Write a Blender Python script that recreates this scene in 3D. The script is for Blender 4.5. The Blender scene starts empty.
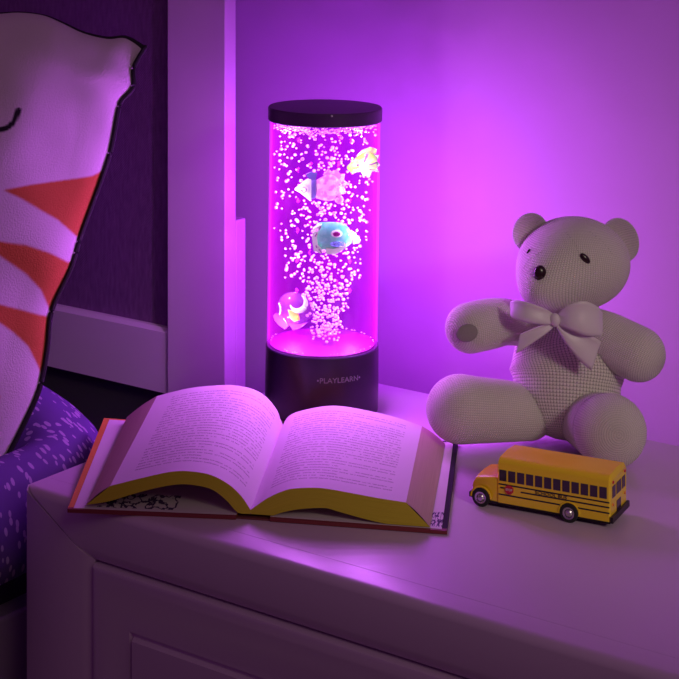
import bpy, math, random
from mathutils import Vector, Matrix
random.seed(7)
C = bpy.context.scene.collection
PI = math.pi
# ------------------------------------------------------------------ camera frame
YAW = math.radians(35.8)
Rv = Vector((math.cos(YAW), math.sin(YAW), 0))
Fv = Vector((-math.sin(YAW), math.cos(YAW), 0))
ZC, TZ, FP, HY = 1.092, 0.600, 1700.0, -117.0
CAM = Vector((0, 0, ZC))
def ray(px, py): return Fv + Rv*((px-339.5)/FP) + Vector((0, 0, -(py-HY)/FP))
def P(px, py, Y): return CAM + ray(px, py)*Y
def at_z(px, py, z): return CAM + ray(px, py)*((ZC-z)*FP/(py-HY))
def at_plane(px, py, p0, n):
    d = ray(px, py); return CAM + d*((p0-CAM).dot(n)/d.dot(n))
def to_px(p):
    q = p-CAM; y = q.dot(Fv); return 339.5+FP*q.dot(Rv)/y, HY-FP*q.z/y

# ------------------------------------------------------------------ materials
def srgb(r, g, b):
    f = lambda c: ((c/255+.055)/1.055)**2.4 if c > 10 else c/255/12.92
    return (f(r), f(g), f(b), 1)
class NT:
    def __init__(s, name):
        s.m = bpy.data.materials.new(name); s.m.use_nodes = True
        s.t = s.m.node_tree; s.b = s.t.nodes.get('Principled BSDF'); s.o = s.t.nodes.get('Material Output')
    def n(s, typ, **kw):
        x = s.t.nodes.new(typ)
        for k, v in kw.items(): setattr(x, k, v)
        return x
    def l(s, a, b): s.t.links.new(a, b)
    def math(s, op, a, b=None, c=None):
        x = s.n('ShaderNodeMath', operation=op)
        for i, v in enumerate((a, b, c)):
            if v is None: continue
            if isinstance(v, (int, float)): x.inputs[i].default_value = v
            else: s.l(v, x.inputs[i])
        return x.outputs[0]
    def mix(s, f, a, b):
        x = s.n('ShaderNodeMix', data_type='RGBA')
        if isinstance(f, (int, float)): x.inputs[0].default_value = f
        else: s.l(f, x.inputs[0])
        for i, v in ((6, a), (7, b)):
            if isinstance(v, tuple): x.inputs[i].default_value = v
            else: s.l(v, x.inputs[i])
        return x.outputs[2]
    def coord(s, which='Object', scale=(1, 1, 1), rot=(0, 0, 0)):
        tc = s.n('ShaderNodeTexCoord'); mp = s.n('ShaderNodeMapping')
        mp.inputs['Scale'].default_value = scale; mp.inputs['Rotation'].default_value = rot
        s.l(tc.outputs[which], mp.inputs['Vector']); return mp.outputs[0]
    def noise(s, vec, scale, detail=3):
        x = s.n('ShaderNodeTexNoise'); x.inputs['Scale'].default_value = scale; x.inputs['Detail'].default_value = detail
        s.l(vec, x.inputs['Vector']); return x.outputs['Fac']
    def bump(s, h, strength, dist):
        x = s.n('ShaderNodeBump'); x.inputs['Strength'].default_value = strength; x.inputs['Distance'].default_value = dist
        s.l(h, x.inputs['Height']); s.l(x.outputs[0], s.b.inputs['Normal'])
    def sep(s, vec):
        x = s.n('ShaderNodeSeparateXYZ'); s.l(vec, x.inputs[0]); return x.outputs
def simple(name, col, rough=.6, bump=None, var=.06, scale=60, **kw):
    t = NT(name); t.b.inputs['Roughness'].default_value = rough
    v = t.coord(); nz = t.noise(v, scale)
    dark = tuple(c*(1-var) for c in col[:3])+(1,)
    t.l(t.mix(nz, dark, col), t.b.inputs['Base Color'])
    if bump: t.bump(t.noise(v, bump[0]), bump[1], bump[2])
    for k, x in kw.items(): t.b.inputs[k].default_value = x
    return t.m
M = {}
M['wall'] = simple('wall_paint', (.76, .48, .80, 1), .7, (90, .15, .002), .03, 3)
M['floor'] = simple('floor_boards', (.25, .17, .12, 1), .5, None, .3, 8)
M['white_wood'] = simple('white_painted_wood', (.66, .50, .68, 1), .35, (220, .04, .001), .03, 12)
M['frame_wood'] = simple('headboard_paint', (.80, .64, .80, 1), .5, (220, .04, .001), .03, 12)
M['groove'] = simple('groove_shadow_line', (.10, .08, .10, 1), .8)
M['base_plastic'] = simple('black_gloss_plastic', (.02, .008, .035, 1), .32)
M['cap_plastic'] = simple('black_satin_plastic', (.10, .028, .16, 1), .42)
M['logo'] = simple('grey_print', (.26, .22, .32, 1), .5)
M['piping'] = simple('black_cord', (.01, .008, .012, 1), .7)
M['sheet_and_gap_shade'] = simple('dark_sheet_and_gap_shade', (.06, .045, .08, 1), .95)  # mattress cloth, and the painted shade under the headboard rail
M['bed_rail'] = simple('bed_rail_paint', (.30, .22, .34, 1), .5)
M['cover_orange'] = simple('orange_cloth_cover', (.70, .26, .04, 1), .7, (400, .2, .001))
M['cover_navy'] = simple('navy_cloth_cover', (.012, .006, .02, 1), .95, (400, .2, .001))
M['cover_red'] = simple('dark_red_cover', (.22, .03, .04, 1), .6)
M['spine'] = simple('spine_cloth', (.20, .05, .05, 1), .6)
M['bus_yellow'] = simple('bus_yellow_enamel', (.95, .66, .02, 1), .25, None, .03)
M['bus_black'] = simple('bus_black_plastic', (.012, .01, .012, 1), .4)
M['bus_glass'] = simple('bus_window_glass', (.05, .03, .045, 1), .08)
M['bus_red'] = simple('bus_sign_red', (.6, .02, .03, 1), .4)
M['bus_white'] = simple('bus_white_print', (.8, .8, .8, 1), .4)
M['hub'] = simple('chrome_hub', (.6, .58, .6, 1), .25, Metallic=.9)
M['tyre'] = simple('tyre_rubber', (.015, .013, .015, 1), .8)
M['bear_dark'] = simple('brown_bead', (.025, .008, .012, 1), .25)
M['bear_pad'] = simple('grey_knit_pad', (.30, .26, .26, 1), .9, (500, .5, .001))
M['glow_disc'] = simple('glow_coloured_disc', (.34, .003, .36, 1), .5, None, .8, 60)  # lamp glow put into the colour of the tube floor
M['amber'] = simple('amber_lens', (.8, .25, .02, 1), .3)

def knit(name, col, un, vn, hole):
    t = NT(name); t.b.inputs['Roughness'].default_value = .95
    s = t.sep(t.coord('UV'))
    a = t.math('ABSOLUTE', t.math('SINE', t.math('MULTIPLY', s[0], PI*un)))
    row = t.math('MULTIPLY', s[1], PI*vn)
    b = t.math('ABSOLUTE', t.math('SINE', t.math('ADD', row, t.math('MULTIPLY', a, .9))))
    h = t.math('MULTIPLY', a, b)
    f = t.n('ShaderNodeMapRange'); f.inputs[1].default_value = 0; f.inputs[2].default_value = .3
    t.l(h, f.inputs[0])
    dark = tuple(c*hole for c in col[:3])+(1,)
    t.l(t.mix(f.outputs[0], dark, col), t.b.inputs['Base Color'])
    t.bump(h, .7, .0012)
    t.b.inputs['Subsurface Weight'].default_value = .5; t.b.inputs['Subsurface Radius'].default_value = (1, .8, 1); t.b.inputs['Subsurface Scale'].default_value = .012
    return t.m
M['knit_fine'] = knit('cream_fine_knit', (.80, .74, .70, 1), 90, 480, .60)
M['knit_head'] = knit('cream_close_knit', (.80, .74, .70, 1), 150, 560, .60)
M['knit_body'] = knit('cream_rib_knit', (.80, .74, .70, 1), 100, 330, .30)
t = NT('sheer_white_ribbon'); t.b.inputs['Base Color'].default_value = (.72, .64, .69, 1); t.b.inputs['Roughness'].default_value = .45
t.b.inputs['Transmission Weight'].default_value = 0; t.b.inputs['Sheen Weight'].default_value = .3
t.bump(t.noise(t.coord(), 60), .25, .002); M['ribbon'] = t.m

# fabric panel (woven)
t = NT('navy_woven_panel'); v = t.coord(scale=(1, 1, 1))
s = t.sep(v)
wv = t.math('MULTIPLY', t.math('SINE', t.math('MULTIPLY', s[0], 2200)), t.math('SINE', t.math('MULTIPLY', s[2], 2200)))
nz = t.noise(t.coord(scale=(1, 1, .25)), 260, 4)
t.l(t.mix(nz, (.12, .04, .15, 1), (.31, .13, .36, 1)), t.b.inputs['Base Color'])
t.bump(t.math('ADD', wv, nz), .35, .0012); t.b.inputs['Roughness'].default_value = .95; M['panel'] = t.m

# duvet: indigo with small pale brush strokes at varied angles
t = NT('indigo_cotton_with_pale_strokes')
base = t.mix(t.noise(t.coord(), 14), (.10, .045, .24, 1), (.16, .08, .32, 1))
fac = None
for k, (ang, off) in enumerate(((.5, 0), (2.0, .37), (1.2, .71))):
    tc = t.n('ShaderNodeTexCoord'); mp = t.n('ShaderNodeMapping')
    mp.inputs['Location'].default_value = (off, off*.6, off*.3)
    mp.inputs['Rotation'].default_value = (0, 0, ang); mp.inputs['Scale'].default_value = (62, 165, 90)
    t.l(tc.outputs['Object'], mp.inputs['Vector'])
    vo = t.n('ShaderNodeTexVoronoi'); vo.inputs['Scale'].default_value = 1; t.l(mp.outputs[0], vo.inputs['Vector'])
    cs = t.sep(vo.outputs['Color'])
    f = t.math('MULTIPLY', t.math('LESS_THAN', vo.outputs['Distance'], .30), t.math('LESS_THAN', cs[0], .42))
    fac = f if fac is None else t.math('MAXIMUM', fac, f)
t.l(t.mix(fac, base, (.44, .30, .56, 1)), t.b.inputs['Base Color']); t.b.inputs['Roughness'].default_value = .9
t.bump(t.noise(t.coord(), 9), .4, .02); M['duvet'] = t.m

# printed pillow cotton (pattern in a colour attribute)
t = NT('printed_pillow_cotton'); at = t.n('ShaderNodeAttribute', attribute_name='Print')
t.l(at.outputs['Color'], t.b.inputs['Base Color']); t.b.inputs['Roughness'].default_value = .85
t.bump(t.math('ADD', t.noise(t.coord(scale=(1, .5, .6), rot=(0, .6, 0)), 9, 2), t.math('MULTIPLY', t.noise(t.coord(), 700, 2), .02)), .8, .03)
M['pillow'] = t.m

# printed page: rows of tiny words
t = NT('printed_page'); s = t.sep(t.coord('UV'))
rows = 33
ry = t.math('MULTIPLY', s[1], rows); fr = t.math('FRACT', ry); rid = t.math('FLOOR', ry)
inrow = t.math('MULTIPLY', t.math('GREATER_THAN', fr, .34), t.math('LESS_THAN', fr, .68))
cmb = t.n('ShaderNodeCombineXYZ'); t.l(t.math('MULTIPLY', s[0], 46), cmb.inputs[0]); t.l(t.math('MULTIPLY', rid, 7.31), cmb.inputs[1])
word = t.math('GREATER_THAN', t.noise(cmb.outputs[0], 1.0, 1), .42)
cm2 = t.n('ShaderNodeCombineXYZ'); t.l(t.math('MULTIPLY', s[0], 190), cm2.inputs[0]); t.l(t.math('MULTIPLY', s[1], 230), cm2.inputs[1])
glyph = t.math('GREATER_THAN', t.noise(cm2.outputs[0], 1.0, 1), .47)
cm3 = t.n('ShaderNodeCombineXYZ'); t.l(rid, cm3.inputs[0])
endn = t.math('MULTIPLY', t.math('GREATER_THAN', t.noise(cm3.outputs[0], 1.7, 0), .60), .35)
mrg = t.math('MULTIPLY', t.math('GREATER_THAN', s[0], .13), t.math('LESS_THAN', s[0], t.math('SUBTRACT', .90, endn)))
mrv = t.math('MULTIPLY', t.math('GREATER_THAN', s[1], .10), t.math('LESS_THAN', s[1], .93))
f = t.math('MULTIPLY', t.math('MULTIPLY', t.math('MULTIPLY', inrow, word), glyph), t.math('MULTIPLY', mrg, mrv))
t.l(t.mix(t.math('MULTIPLY', f, .72), (.74, .64, .72, 1), (.12, .06, .10, 1)), t.b.inputs['Base Color'])
t.b.inputs['Roughness'].default_value = .75; M['page'] = t.m
# page edges
def edges(name, a, b, n):
    t = NT(name); s = t.sep(t.coord('UV'))
    cm = t.n('ShaderNodeCombineXYZ'); t.l(t.math('MULTIPLY', s[1], n), cm.inputs[0]); t.l(t.math('MULTIPLY', s[0], 3), cm.inputs[1])
    t.l(t.mix(t.noise(cm.outputs[0], 1, 2), a, b), t.b.inputs['Base Color']); t.b.inputs['Roughness'].default_value = .8
    return t.m
M['edge_yellow'] = edges('yellowed_page_edges', (.46, .38, .015, 1), (.72, .62, .04, 1), 60)
M['edge_fore'] = edges('pink_page_edges', (.46, .27, .26, 1), (.68, .46, .44, 1), 70)
# endpaper with ink sketch near its front end
t = NT('endpaper_with_ink_sketch'); s = t.sep(t.coord('UV'))
uvv = t.coord('UV')
nz = t.noise(uvv, 13, 5); ln = t.math('LESS_THAN', t.math('ABSOLUTE', t.math('SUBTRACT', nz, .5)), .035)
msk = t.math('MULTIPLY', t.math('LESS_THAN', s[1], .17), t.math('GREATER_THAN', s[1], .02))
msk = t.math('MULTIPLY', t.math('MULTIPLY', msk, t.math('GREATER_THAN', s[0], .14)), t.math('LESS_THAN', s[0], .62))
t.l(t.mix(t.math('MULTIPLY', ln, msk), (.70, .62, .66, 1), (.05, .02, .10, 1)), t.b.inputs['Base Color'])
t.b.inputs['Roughness'].default_value = .8; M['endpaper'] = t.m

def emis(name, col, st, rough=.5):
    t = NT(name); t.b.inputs['Base Color'].default_value = col; t.b.inputs['Roughness'].default_value = rough
    t.b.inputs['Emission Color'].default_value = col; t.b.inputs['Emission Strength'].default_value = st
    return t.m
M['bubble'] = simple('foamy_bubble', (.97, .80, .95, 1), .3, None, .05)
def fishmat(name, fn):
    t = NT(name); fn(t); t.b.inputs['Roughness'].default_value = .3; return t.m

# clear tube wall: faintly glossy shell whose body glows magenta
t = NT('glowing_acrylic_wall'); t.t.nodes.remove(t.b)
tr = t.n('ShaderNodeBsdfTransparent'); gl = t.n('ShaderNodeBsdfGlossy'); gl.inputs['Roughness'].default_value = .05
mx = t.n('ShaderNodeMixShader'); mx.inputs[0].default_value = .045
t.l(tr.outputs[0], mx.inputs[1]); t.l(gl.outputs[0], mx.inputs[2]); t.l(mx.outputs[0], t.o.inputs['Surface'])
ve = t.n('ShaderNodeEmission'); ve.inputs[0].default_value = (1.0, .0, 1.25, 1); ve.inputs[1].default_value = 30
t.l(ve.outputs[0], t.o.inputs['Volume']); M['tube'] = t.m
# water: purple light scattered in the column
t = NT('lit_water'); t.t.nodes.remove(t.b)
tr = t.n('ShaderNodeBsdfTransparent'); em = t.n('ShaderNodeEmission')
v = t.coord(); nz = t.noise(t.coord(scale=(1, 1, .8)), 16, 2)
mr = t.n('ShaderNodeMapRange'); t.l(nz, mr.inputs[0]); mr.inputs[1].default_value = .40; mr.inputs[2].default_value = .66
em.inputs[0].default_value = (1, .0, .9, 1); em.inputs[1].default_value = .04
ad = t.n('ShaderNodeAddShader'); t.l(tr.outputs[0], ad.inputs[0]); t.l(em.outputs[0], ad.inputs[1]); t.l(ad.outputs[0], t.o.inputs['Surface'])
M['water'] = t.m

# added film behind the water: glows itself and tints light reaching the wall
t = NT('added_purple_glow_film'); t.t.nodes.remove(t.b)
tr = t.n('ShaderNodeBsdfTransparent'); tr.inputs[0].default_value = (.50, .11, .74, 1); em = t.n('ShaderNodeEmission')
nz = t.noise(t.coord(scale=(1, 1, .8)), 22, 2)
mr = t.n('ShaderNodeMapRange'); t.l(nz, mr.inputs[0]); mr.inputs[1].default_value = .42; mr.inputs[2].default_value = .62
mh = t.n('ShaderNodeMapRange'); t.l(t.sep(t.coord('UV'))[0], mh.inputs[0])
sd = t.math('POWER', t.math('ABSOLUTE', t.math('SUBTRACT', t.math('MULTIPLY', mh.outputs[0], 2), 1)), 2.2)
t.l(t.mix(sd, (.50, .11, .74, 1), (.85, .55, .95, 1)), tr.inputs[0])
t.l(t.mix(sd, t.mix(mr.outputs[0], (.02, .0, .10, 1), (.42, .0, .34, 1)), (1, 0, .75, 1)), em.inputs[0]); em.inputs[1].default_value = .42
ad = t.n('ShaderNodeAddShader'); t.l(tr.outputs[0], ad.inputs[0]); t.l(em.outputs[0], ad.inputs[1]); t.l(ad.outputs[0], t.o.inputs['Surface'])
M['film'] = t.m

# ------------------------------------------------------------------ mesh helpers
class MB:
    def __init__(s): s.v = []; s.f = []; s.uv = {}; s.mi = []
    def vert(s, p): s.v.append(Vector(p)); return len(s.v)-1
    def face(s, idx, mi=0, uv=None):
        s.f.append(tuple(idx)); s.mi.append(mi)
        if uv: s.uv[len(s.f)-1] = uv
    def grid(s, rows, close=False, mi=0, vs=None, flip=False):
        V = vs if vs else [i/(len(rows)-1) for i in range(len(rows))]
        n, m = len(rows), len(rows[0]); b = len(s.v)
        for r in rows:
            for p in r: s.v.append(Vector(p))
        mm = m if close else m-1
        for i in range(n-1):
            for j in range(mm):
                k = (j+1) % m
                q = [b+i*m+j, b+i*m+k, b+(i+1)*m+k, b+(i+1)*m+j]
                uv = [(j/mm, V[i]), ((j+1)/mm, V[i]), ((j+1)/mm, V[i+1]), (j/mm, V[i+1])]
                if flip: q.reverse(); uv.reverse()
                s.face(q, mi, uv)
        return b
    def cap(s, b, m, i, rev=False, mi=0):
        idx = [b+i*m+j for j in range(m)]
        if rev: idx.reverse()
        s.face(idx, mi)
    def box(s, x0, x1, y0, y1, z0, z1, mi=0, T=None):
        c = [Vector((x, y, z)) for x in (x0, x1) for y in (y0, y1) for z in (z0, z1)]
        if T: c = [T(p) for p in c]
        b = len(s.v); s.v += c
        for q in ((0, 1, 3, 2), (4, 6, 7, 5), (0, 4, 5, 1), (2, 3, 7, 6), (0, 2, 6, 4), (1, 5, 7, 3)):
            s.face([b+i for i in q], mi)
    def prism(s, prof, x0, x1, axis='x', T=None, e0=0, e1=0):
        """profile of (y,z) points swept along x; e0/e1 functions give mitre shift"""
        r0 = [Vector((x0+(e0(p) if e0 else 0), p[0], p[1])) for p in prof]
        r1 = [Vector((x1+(e1(p) if e1 else 0), p[0], p[1])) for p in prof]
        if T: r0 = [T(p) for p in r0]; r1 = [T(p) for p in r1]
        b = s.grid([r0, r1], close=True); m = len(prof); s.cap(b, m, 0, True); s.cap(b, m, 1)
    def ell(s, c, r, rot=None, nu=28, nv=18, mi=0, T=None, fn=None, metric=False):
        rows = []
        for i in range(nv+1):
            th = PI*i/nv; row = []
            for j in range(nu):
                ph = 2*PI*j/nu
                p = Vector((math.sin(th)*math.cos(ph)*r[0], math.sin(th)*math.sin(ph)*r[1], math.cos(th)*r[2]))
                if fn: p = fn(p)
                if rot: p = rot @ p
                p = p+Vector(c)
                if T: p = T(p)
                row.append(p)
            rows.append(row)
        s.grid(rows, close=True, mi=mi, flip=True, vs=[PI*i/nv*(r[0]+r[2])/2 for i in range(nv+1)] if metric else None)
    def tube(s, pts, r, n=8, mi=0, closed=False):
        rows = []
        pts = [Vector(p) for p in pts]
        for i, p in enumerate(pts):
            d = (pts[min(i+1, len(pts)-1)]-pts[max(i-1, 0)]).normalized()
            up = Vector((0, 0, 1)) if abs(d.z) < .9 else Vector((0, 1, 0))
            a = d.cross(up).normalized(); b2 = a.cross(d)
            rr = r[i] if isinstance(r, (list, tuple)) else r
            rows.append([p+a*(math.cos(2*PI*k/n)*rr)+b2*(math.sin(2*PI*k/n)*rr) for k in range(n)])
        b = s.grid(rows, close=True); s.cap(b, n, 0, True); s.cap(b, n, len(rows)-1)
    def lathe(s, prof, n=64, c=(0, 0, 0), mi=0):
        rows = [[Vector((c[0]+r*math.cos(2*PI*j/n), c[1]+r*math.sin(2*PI*j/n), c[2]+z)) for j in range(n)] for r, z in prof]
        s.grid(rows, close=True, mi=mi)
    def build(s, name, mat, parent=None, smooth=True, world=True, bevel=0, angle=35, kind=None, label=None, subsurf=0):
        me = bpy.data.meshes.new(name)
        off = Vector((0, 0, 0))
        if parent is not None and world:
            q = parent
            while q is not None: off += q.location; q = q.parent
        me.from_pydata([v-off for v in s.v], [], s.f)
        for m in (mat if isinstance(mat, (list, tuple)) else [mat]): me.materials.append(m)
        ul = me.uv_layers.new(name='UVMap')
        for p in me.polygons:
            p.material_index = s.mi[p.index]; p.use_smooth = smooth
            u = s.uv.get(p.index)
            if u:
                for k, li in enumerate(p.loop_indices): ul.data[li].uv = u[k]
        me.validate(); me.update()
        o = bpy.data.objects.new(name, me); C.objects.link(o)
        if parent is not None: o.parent = parent
        if bevel:
            b = o.modifiers.new('b', 'BEVEL'); b.width = bevel; b.segments = 3; b.limit_method = 'ANGLE'; b.angle_limit = math.radians(40)
        if subsurf:
            b = o.modifiers.new('s', 'SUBSURF'); b.levels = subsurf; b.render_levels = subsurf
        if smooth:
            me.set_sharp_from_angle(angle=math.radians(angle))
        if kind: o['kind'] = kind
        if label: o['label'] = label
        return o
def thing(name, label, cat, loc, group=None):
    o = bpy.data.objects.new(name, None); C.objects.link(o); o.location = loc; o.empty_display_size = .02
    o['label'] = label; o['category'] = cat
    if group: o['group'] = group
    return o
def tag(o, label, cat, group=None):
    o['label'] = label; o['category'] = cat
    if group: o['group'] = group
    return o
def catmull(pts, n=6):
    out = []; m = len(pts)
    for i in range(m-1):
        p0, p1, p2, p3 = pts[max(i-1, 0)], pts[i], pts[i+1], pts[min(i+2, m-1)]
        for k in range(n):
            t = k/n
            out.append(tuple(.5*((2*b)+(-a+c)*t+(2*a-5*b+4*c-d)*t*t+(-a+3*b-3*c+d)*t**3) for a, b, c, d in zip(p0, p1, p2, p3)))
    out.append(tuple(pts[-1])); return out
def text_mesh(body, size, depth=0.0):
    cu = bpy.data.curves.new('t', 'FONT'); cu.body = body; cu.size = size; cu.align_x = 'CENTER'; cu.align_y = 'CENTER'
    cu.extrude = depth; cu.resolution_u = 3
    o = bpy.data.objects.new('t', cu); C.objects.link(o)
    dg = bpy.context.evaluated_depsgraph_get(); me = bpy.data.meshes.new_from_object(o.evaluated_get(dg))
    vs = [v.co.copy() for v in me.vertices]; fs = [tuple(p.vertices) for p in me.polygons]
    bpy.data.objects.remove(o); bpy.data.meshes.remove(me); bpy.data.curves.remove(cu)
    return vs, fs

# ------------------------------------------------------------------ the room
WY = 1.455
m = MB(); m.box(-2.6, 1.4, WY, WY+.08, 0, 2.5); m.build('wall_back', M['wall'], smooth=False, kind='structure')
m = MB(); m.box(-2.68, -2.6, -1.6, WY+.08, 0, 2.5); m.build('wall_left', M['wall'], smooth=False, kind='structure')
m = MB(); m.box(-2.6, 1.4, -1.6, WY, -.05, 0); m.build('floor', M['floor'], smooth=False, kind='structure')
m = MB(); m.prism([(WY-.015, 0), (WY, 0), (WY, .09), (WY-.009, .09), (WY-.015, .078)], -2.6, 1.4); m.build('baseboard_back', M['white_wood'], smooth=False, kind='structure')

# ------------------------------------------------------------------ nightstand
NX0, NX1, NY0, NY1 = -1.020, -.395, .975, 1.378
ns = thing('nightstand', 'white painted wooden nightstand with framed drawers holding the lamp, book and teddy', 'nightstand', ((NX0+NX1)/2, (NY0+NY1)/2, 0))
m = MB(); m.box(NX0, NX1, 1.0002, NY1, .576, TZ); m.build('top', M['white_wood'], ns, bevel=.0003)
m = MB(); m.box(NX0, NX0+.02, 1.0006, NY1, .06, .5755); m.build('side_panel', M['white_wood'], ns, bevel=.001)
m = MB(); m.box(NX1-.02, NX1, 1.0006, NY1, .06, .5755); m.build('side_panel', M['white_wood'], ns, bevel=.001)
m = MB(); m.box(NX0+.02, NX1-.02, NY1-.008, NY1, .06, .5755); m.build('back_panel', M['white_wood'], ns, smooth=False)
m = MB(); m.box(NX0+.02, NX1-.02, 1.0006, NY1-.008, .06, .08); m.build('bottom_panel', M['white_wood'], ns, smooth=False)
SW, RH, CH = .073, .0445, .010    # stile width, rail height, inner chamfer
def arc(c, r, a0, a1, n): return [(c[0]+r*math.cos(a0+(a1-a0)*k/n), c[1]+r*math.sin(a0+(a1-a0)*k/n)) for k in range(n+1)]
FY = NY0
prof = [(1.0, TZ)]+arc((FY+.007, TZ-.007), .007, PI/2, PI, 6)+[(FY, TZ-RH+CH), (FY+.006, TZ-RH), (1.0, TZ-RH)]
sl = SW/RH
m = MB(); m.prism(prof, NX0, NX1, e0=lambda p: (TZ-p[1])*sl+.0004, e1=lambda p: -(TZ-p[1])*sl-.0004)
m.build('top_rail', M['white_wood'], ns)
def stile(side):
    # (x,y) profile swept in z, mitred on top
    pr = [(0, 1.0)]+[(a, b) for a, b in [(0, FY+.004), (.0012, FY+.0012), (.004, FY)]]+[(SW-CH, FY), (SW, FY+.006), (SW, 1.0)]
    top = [(Vector(((NX0+x) if side < 0 else (NX1-x), y, TZ-x/sl-.0002 - (.007 if (y < FY+.003 and x < .007) else 0)*.3))) for x, y in pr]
    bot = [Vector((p.x, p.y, .0)) for p in top]
    mm = MB(); b = mm.grid([bot, top], close=True, flip=side > 0); mm.cap(b, len(pr), 0, side < 0); mm.cap(b, len(pr), 1, side > 0); return mm
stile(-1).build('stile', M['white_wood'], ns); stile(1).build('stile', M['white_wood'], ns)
def rings(x0, x1, z0, z1, spec):
    mm = MB(); rows = [[(x0+i, y, z0+i*k), (x1-i, y, z0+i*k), (x1-i, y, z1-i*k), (x0+i, y, z1-i*k)] for i, y, k in ((a, b_, 1.0 if a < .012 else 1.29) for a, b_ in spec)]
    b = mm.grid(rows, close=True); mm.cap(b, 4, len(rows)-1); mm.cap(b, 4, 0, True); return mm
DX0, DX1 = NX0+SW+.0015, NX1-SW-.0015
spec = [(0, .998), (0, FY+.004), (.0012, FY+.0012), (.004, FY), (.010, FY), (.023, FY+.006), (.0355, FY+.006), (.0365, FY+.0085), (.0385, FY+.0085), (.0400, FY+.004), (.048, FY+.003)]
for k, (za, zb) in enumerate(((.330, TZ-RH-.0025), (.07, .3245))):
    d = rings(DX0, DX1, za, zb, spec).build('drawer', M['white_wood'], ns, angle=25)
    kb = MB(); cx, cz = (DX0+DX1)/2, (za+zb)/2-.0
    rows = [[(cx+r*math.cos(2*PI*j/24), y, cz+r*math.sin(2*PI*j/24)) for j in range(24)] for r, y in ((.0001, FY-.024), (.010, FY-.0235), (.0155, FY-.019), (.0155, FY-.014), (.008, FY-.008), (.007, FY+.003))]
    kb.grid(rows, close=True, flip=True); kb.build('knob', M['hub'], d)

# ------------------------------------------------------------------ bed: headboard, rail, mattress (one frame), duvet, pillow
HX = -1.090; HYF = 1.315
bed = thing('bed_frame', 'white bed headboard with square post and dark woven panel, left of the nightstand', 'bed', (-1.6, 1.2, 0))
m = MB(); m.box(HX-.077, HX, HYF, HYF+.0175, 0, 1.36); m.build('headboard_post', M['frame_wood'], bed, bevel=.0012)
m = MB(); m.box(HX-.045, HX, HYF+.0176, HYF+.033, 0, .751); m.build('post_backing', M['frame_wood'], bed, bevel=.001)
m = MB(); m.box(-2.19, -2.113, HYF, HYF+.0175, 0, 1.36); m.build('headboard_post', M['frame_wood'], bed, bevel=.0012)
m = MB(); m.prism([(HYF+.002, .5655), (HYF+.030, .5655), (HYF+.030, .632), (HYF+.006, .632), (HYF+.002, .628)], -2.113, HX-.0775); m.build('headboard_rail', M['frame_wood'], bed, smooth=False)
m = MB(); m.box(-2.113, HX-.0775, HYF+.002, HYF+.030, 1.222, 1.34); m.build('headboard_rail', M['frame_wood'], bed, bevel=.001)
m = MB(); m.box(-2.113, HX-.0775, HYF+.012, HYF+.026, .632, 1.222); m.build('headboard_panel', M['panel'], bed, smooth=False, label='dark woven fabric panel')
m = MB(); m.box(-2.113, HX-.0775, HYF+.016, HYF+.026, .20, .5655); m.build('gap_shade_panel', M['sheet_and_gap_shade'], bed, smooth=False)  # dark panel stands in for the shadow below the rail
m = MB(); m.box(-1.082, -1.058, -.75, HYF-.001, .36, .478); m.build('side_rail', M['bed_rail'], bed, bevel=.003)
m = MB(); m.box(-2.185, -2.16, -.75, HYF-.001, .36, .478); m.build('side_rail', M['bed_rail'], bed, bevel=.003)
for y in (-.75,):
    m = MB(); m.box(-2.19, -1.058, y-.03, y, 0, .52); m.build('footboard', M['frame_wood'], bed, bevel=.003)
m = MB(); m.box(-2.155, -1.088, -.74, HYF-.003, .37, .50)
tag(m.build('mattress', M['sheet_and_gap_shade'], bevel=.03), 'dark mattress edge below the patterned duvet, inside the bed frame', 'mattress')
# duvet: rounded slab with soft undulation
def rr(cx0, cx1, cy0, cy1, r, n):
    pts = []
    for (cx, cy, a) in ((cx1-r, cy1-r, 0), (cx0+r, cy1-r, PI/2), (cx0+r, cy0+r, PI), (cx1-r, cy0+r, 1.5*PI)):
        for k in range(n+1): 
            q = a+PI/2*k/n; pts.append((cx+r*math.cos(q), cy+r*math.sin(q)))
    # densify long edges
    out = []
    for i in range(len(pts)):
        a, b = Vector(pts[i]), Vector(pts[(i+1) % len(pts)]); d = (b-a).length; k = max(1, int(d/.04))
        for j in range(k): out.append(tuple(a.lerp(b, j/k)))
    return out
outline = rr(-2.15, -1.046, -.70, 1.172, .11, 12)
m = MB(); rows = []
ctr = Vector((-1.6, .3))
for ins, z in ((.030, .508), (.008, .512), (.0, .530), (.0, .550), (.005, .568), (.013, .583), (.026, .594), (.045, .602), (.07, .607), (.095, .610), (.12, .611), (.15, .611), (.19, .610), (.25, .608), (.32, .606), (.42, .605), (.6, .605)):
    row = []
    for x, y in outline:
        d = (ctr-Vector((x, y))); L = d.length
        p = Vector((x, y))+d*(ins/L)
        w = .004*math.sin(x*19+1.0)*math.cos(y*15)+.003*math.sin(x*7+y*23)
        w += .026*math.exp(-((p.x+1.175)**2+(p.y-1.10)**2)/.0045) if z > .56 else 0
        f1 = min(1, max(0, (-1.078-p.x)/.06)); f2 = min(1, max(0, (1.10-p.y)/.07)); w -= .062*(f1*f1*(3-2*f1))*(f2*f2*(3-2*f2))*min(1, max(0, (z-.56)/.03))
        row.append((p.x+(.003*math.sin(y*26+z*40) if ins < .03 else 0), p.y, z+(w if z > .56 else 0)))
    rows.append(row)
b = m.grid(rows, close=True, flip=False); m.cap(b, len(outline), len(rows)-1); m.cap(b, len(outline), 0, True)
tag(m.build('duvet', M['duvet'], angle=80), 'indigo duvet with small pale strokes spread over the bed', 'duvet')

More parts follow.
